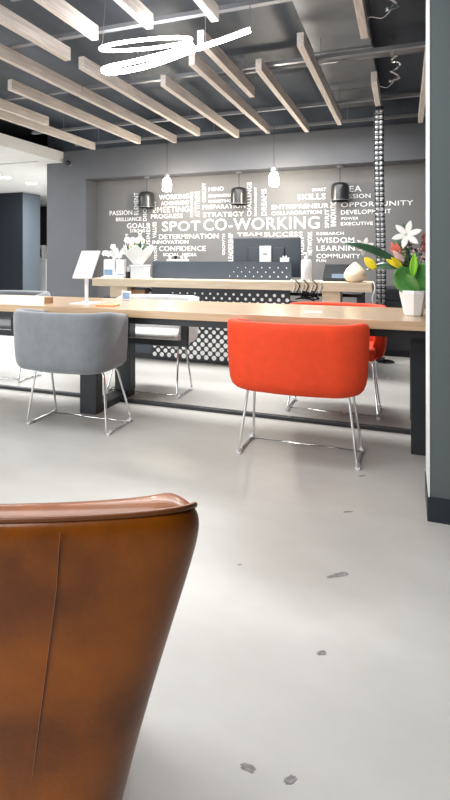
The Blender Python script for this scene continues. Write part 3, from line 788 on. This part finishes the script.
bm = bmesh.new()
for k in range(16):
    x = random.uniform(-.07,.07); z = random.uniform(.27,.41)
    tube(bm, smooth_path([(x*.2,.0,.13),(x*.5,.01,.13+(z-.13)*.6),(x,.01,z)],3), .0022, 5)
obj('twig_stems', bm, M['leaf_mid'], t)

# ------------------------------------------------------------------ leather armchair in the foreground
FD = Vector((-.3353,.9421)); RT = Vector((.9421,.3353))
org = FD*.94 + RT*(-.366)
t = thing('leather_armchair', 'cognac leather tub armchair in the foreground, seen from behind', 'armchair', (org.x, org.y, 0), math.atan2(.3353,.9421))
def arm_outline(hw, n=14):
    pts = []
    # half outline right side from back centre to the front of the arm
    raw = [(0,-.345),(.08,-.345),(.16,-.342),(.22,-.337),(.27,-.330),(.305,-.321),(.327,-.306),(.336,-.285),(.333,-.258),(.325,-.215),(.308,-.13),(.295,-.02),(.288,.08),(.284,.18),(.28,.27)]
    raw = [(a*hw/.336, b) for a, b in raw]
    left = [(-a,b) for a,b in raw[:0:-1]]
    P = [Vector(p) for p in left + raw]; out = []
    for i, p in enumerate(P):
        d = P[min(i+1,len(P)-1)] - P[max(i-1,0)]; out.append((p, Vector((d.y,-d.x)).normalized()))
    return out
def atop(y): return .780 - .55*max(0., y+.29) - .008*sstep(-.33,-.28,y)
AO = arm_outline(.336)
bm = bmesh.new(); rings = []
def apt(p, nrm, d, z):
    s = 1 - .262*max(0., (.735-z))/.285
    s = max(.62, s)
    q = Vector((p.x*(1-d/.336), (p.y+.345)*(1-d/.615) - .345 + d)) if d > 0 else p - nrm*d
    return Vector((q.x*s, q.y*(1-(1-s)*.35), z))
for p, nrm in AO:
    zt = atop(p.y)
    prof = [(.02,.24),(.0,.27),(.0,.45 if zt > .6 else .36),(.0,zt-.10),(.0,zt-.03),(.003,zt-.008),(.009,zt),(.03,zt+.006),(.05,zt+.003),(.066,zt-.012),(.07,zt-.05),(.075,.45 if zt > .6 else .40),(.08,.30),(.06,.24)]
    rings.append([bm.verts.new(apt(p,nrm,d,z)) for d, z in prof])
m = len(rings[0])
for A, B in zip(rings, rings[1:]):
    for k in range(m): bm.faces.new((A[k],A[(k+1)%m],B[(k+1)%m],B[k]))
bm.faces.new(rings[0][::-1]); bm.faces.new(rings[-1])
obj('tub_shell', bm, M['leather'], t, smooth=True, subsurf=2)
bm = bmesh.new(); tube(bm, smooth_path([apt(p,nrm,.010,atop(p.y)+.001) for p, nrm in AO],4), .0036, 8)
obj('piping', bm, M['piping'], t, smooth=True)
bm = bmesh.new(); tube(bm, [apt(Vector((.17,-.3414)), Vector((0,-1)), -.0004, z) for z in (.77,.7,.6,.5,.4,.3)], .0007, 6)
obj('back_seam', bm, M['piping'], t)
bm = bmesh.new(); box(bm, -.205, .205, -.2, .27, .27, .43)
obj('seat_cushion', bm, M['leather'], t, bevel=.03)
for x in (-.11,.11):
    for y in (-.10,.2):
        bm = bmesh.new(); tube(bm, [(x,y,.27),(x*1.25,y*1.25,0)], .014, 10, radii=[.018,.011]); obj('leg', bm, M['black_steel'], t)

# chips and stains in the concrete
chips = [(-.214,1.759,.040,.011,.3),(-.214,1.40,.014,.009,.2),(-.315,1.033,.016,.008,-.4),(-.225,1.039,.014,.008,.3),(-.226,2.205,.02,.007,.1),(-.197,2.587,.018,.008,.2),(-.55,1.7,.008,.004,.2)]
for i, (x, y, a, b, r) in enumerate(chips):
    bm = bmesh.new(); vs = []
    for k in range(18):
        q = 2*PI*k/18; w = 1 + random.uniform(-.25,.25)
        vs.append(bm.verts.new((a*w*math.cos(q), b*w*math.sin(q), .0009)))
    bm.faces.new(vs)
    o = struct('floor_chip', bm, M['chip']); o.location = (x, y, 0); o.rotation_euler.z = r + .34

# ------------------------------------------------------------------ light
def area(name, loc, rot, sx, sy, power, col=(1,1,1)):
    l = bpy.data.lights.new(name, 'AREA'); l.shape = 'RECTANGLE'; l.size = sx; l.size_y = sy; l.energy = power; l.color = col
    o = bpy.data.objects.new(name, l); C.objects.link(o); o.location = loc; o.rotation_euler = rot; return o
def point(name, loc, power, col=(1,1,1), r=.05):
    l = bpy.data.lights.new(name, 'POINT'); l.energy = power; l.color = col; l.shadow_soft_size = r
    o = bpy.data.objects.new(name, l); C.objects.link(o); o.location = loc; return o
area('window_fill', (-6.0, -3.95, 1.6), (PI/2, 0, 0), 5.8, 2.4, 150, (.95,.98,1))  # area light added at the unseen window behind the camera
area('fill_entrance', (-2.0, -1.2, 2.60), (0,0,0), 3.0, 1.2, 80)  # added overhead fill behind the camera, has no fixture
area('fill_lounge', (-1.5, 1.4, 2.60), (0,0,0), 2.4, .8, 45)  # added overhead fill for the foreground, has no fixture
area('fill_desk', (-1.8, 4.6, 2.60), (0,0,0), 3.0, .5, 96)  # added fill floating below the slats, brightens desk and floor, no fixture
area('fill_reception', (-1.5, 5.75, 2.60), (0,0,0), 2.6, .3, 22)  # added fill in front of the lettered wall, no fixture
area('lamp_passage', (-7.0, 8.0, 2.52), (0,0,0), 2.0, 2.0, 130)
area('fill_side', (-6.5, 4.4, 2.52), (0,0,0), 2.0, 2.0, 70)  # added fill under the bulkhead, no lamp modelled there
point('bulb_light', (-2.997, 6.1, 1.88), 13, (1,.93,.84), .05)
point('bulb_light', (-1.524, 6.1, 1.88), 13, (1,.93,.84), .05)

w = bpy.data.worlds.new('world'); SC.world = w; w.use_nodes = True
w.node_tree.nodes['Background'].inputs['Color'].default_value = (.9,.95,1,1); w.node_tree.nodes['Background'].inputs['Strength'].default_value = 1.2

# ------------------------------------------------------------------ camera: level, shifted lens
cam = bpy.data.cameras.new('camera'); co = bpy.data.objects.new('camera', cam); C.objects.link(co)
co.location = (0,0,1.1); co.rotation_euler = (PI/2, 0, math.atan2(179,503))
cam.sensor_fit = 'VERTICAL'; cam.sensor_height = 24; cam.lens = 503*24/800
cam.shift_y = -(400-255)/800; cam.shift_x = 0
cam.clip_start = .02
SC.camera = co
SC.view_settings.view_transform = 'Standard'; SC.view_settings.look = 'None'; SC.view_settings.gamma = 1
SC.view_settings.use_curve_mapping = False; SC.view_settings.exposure = .62
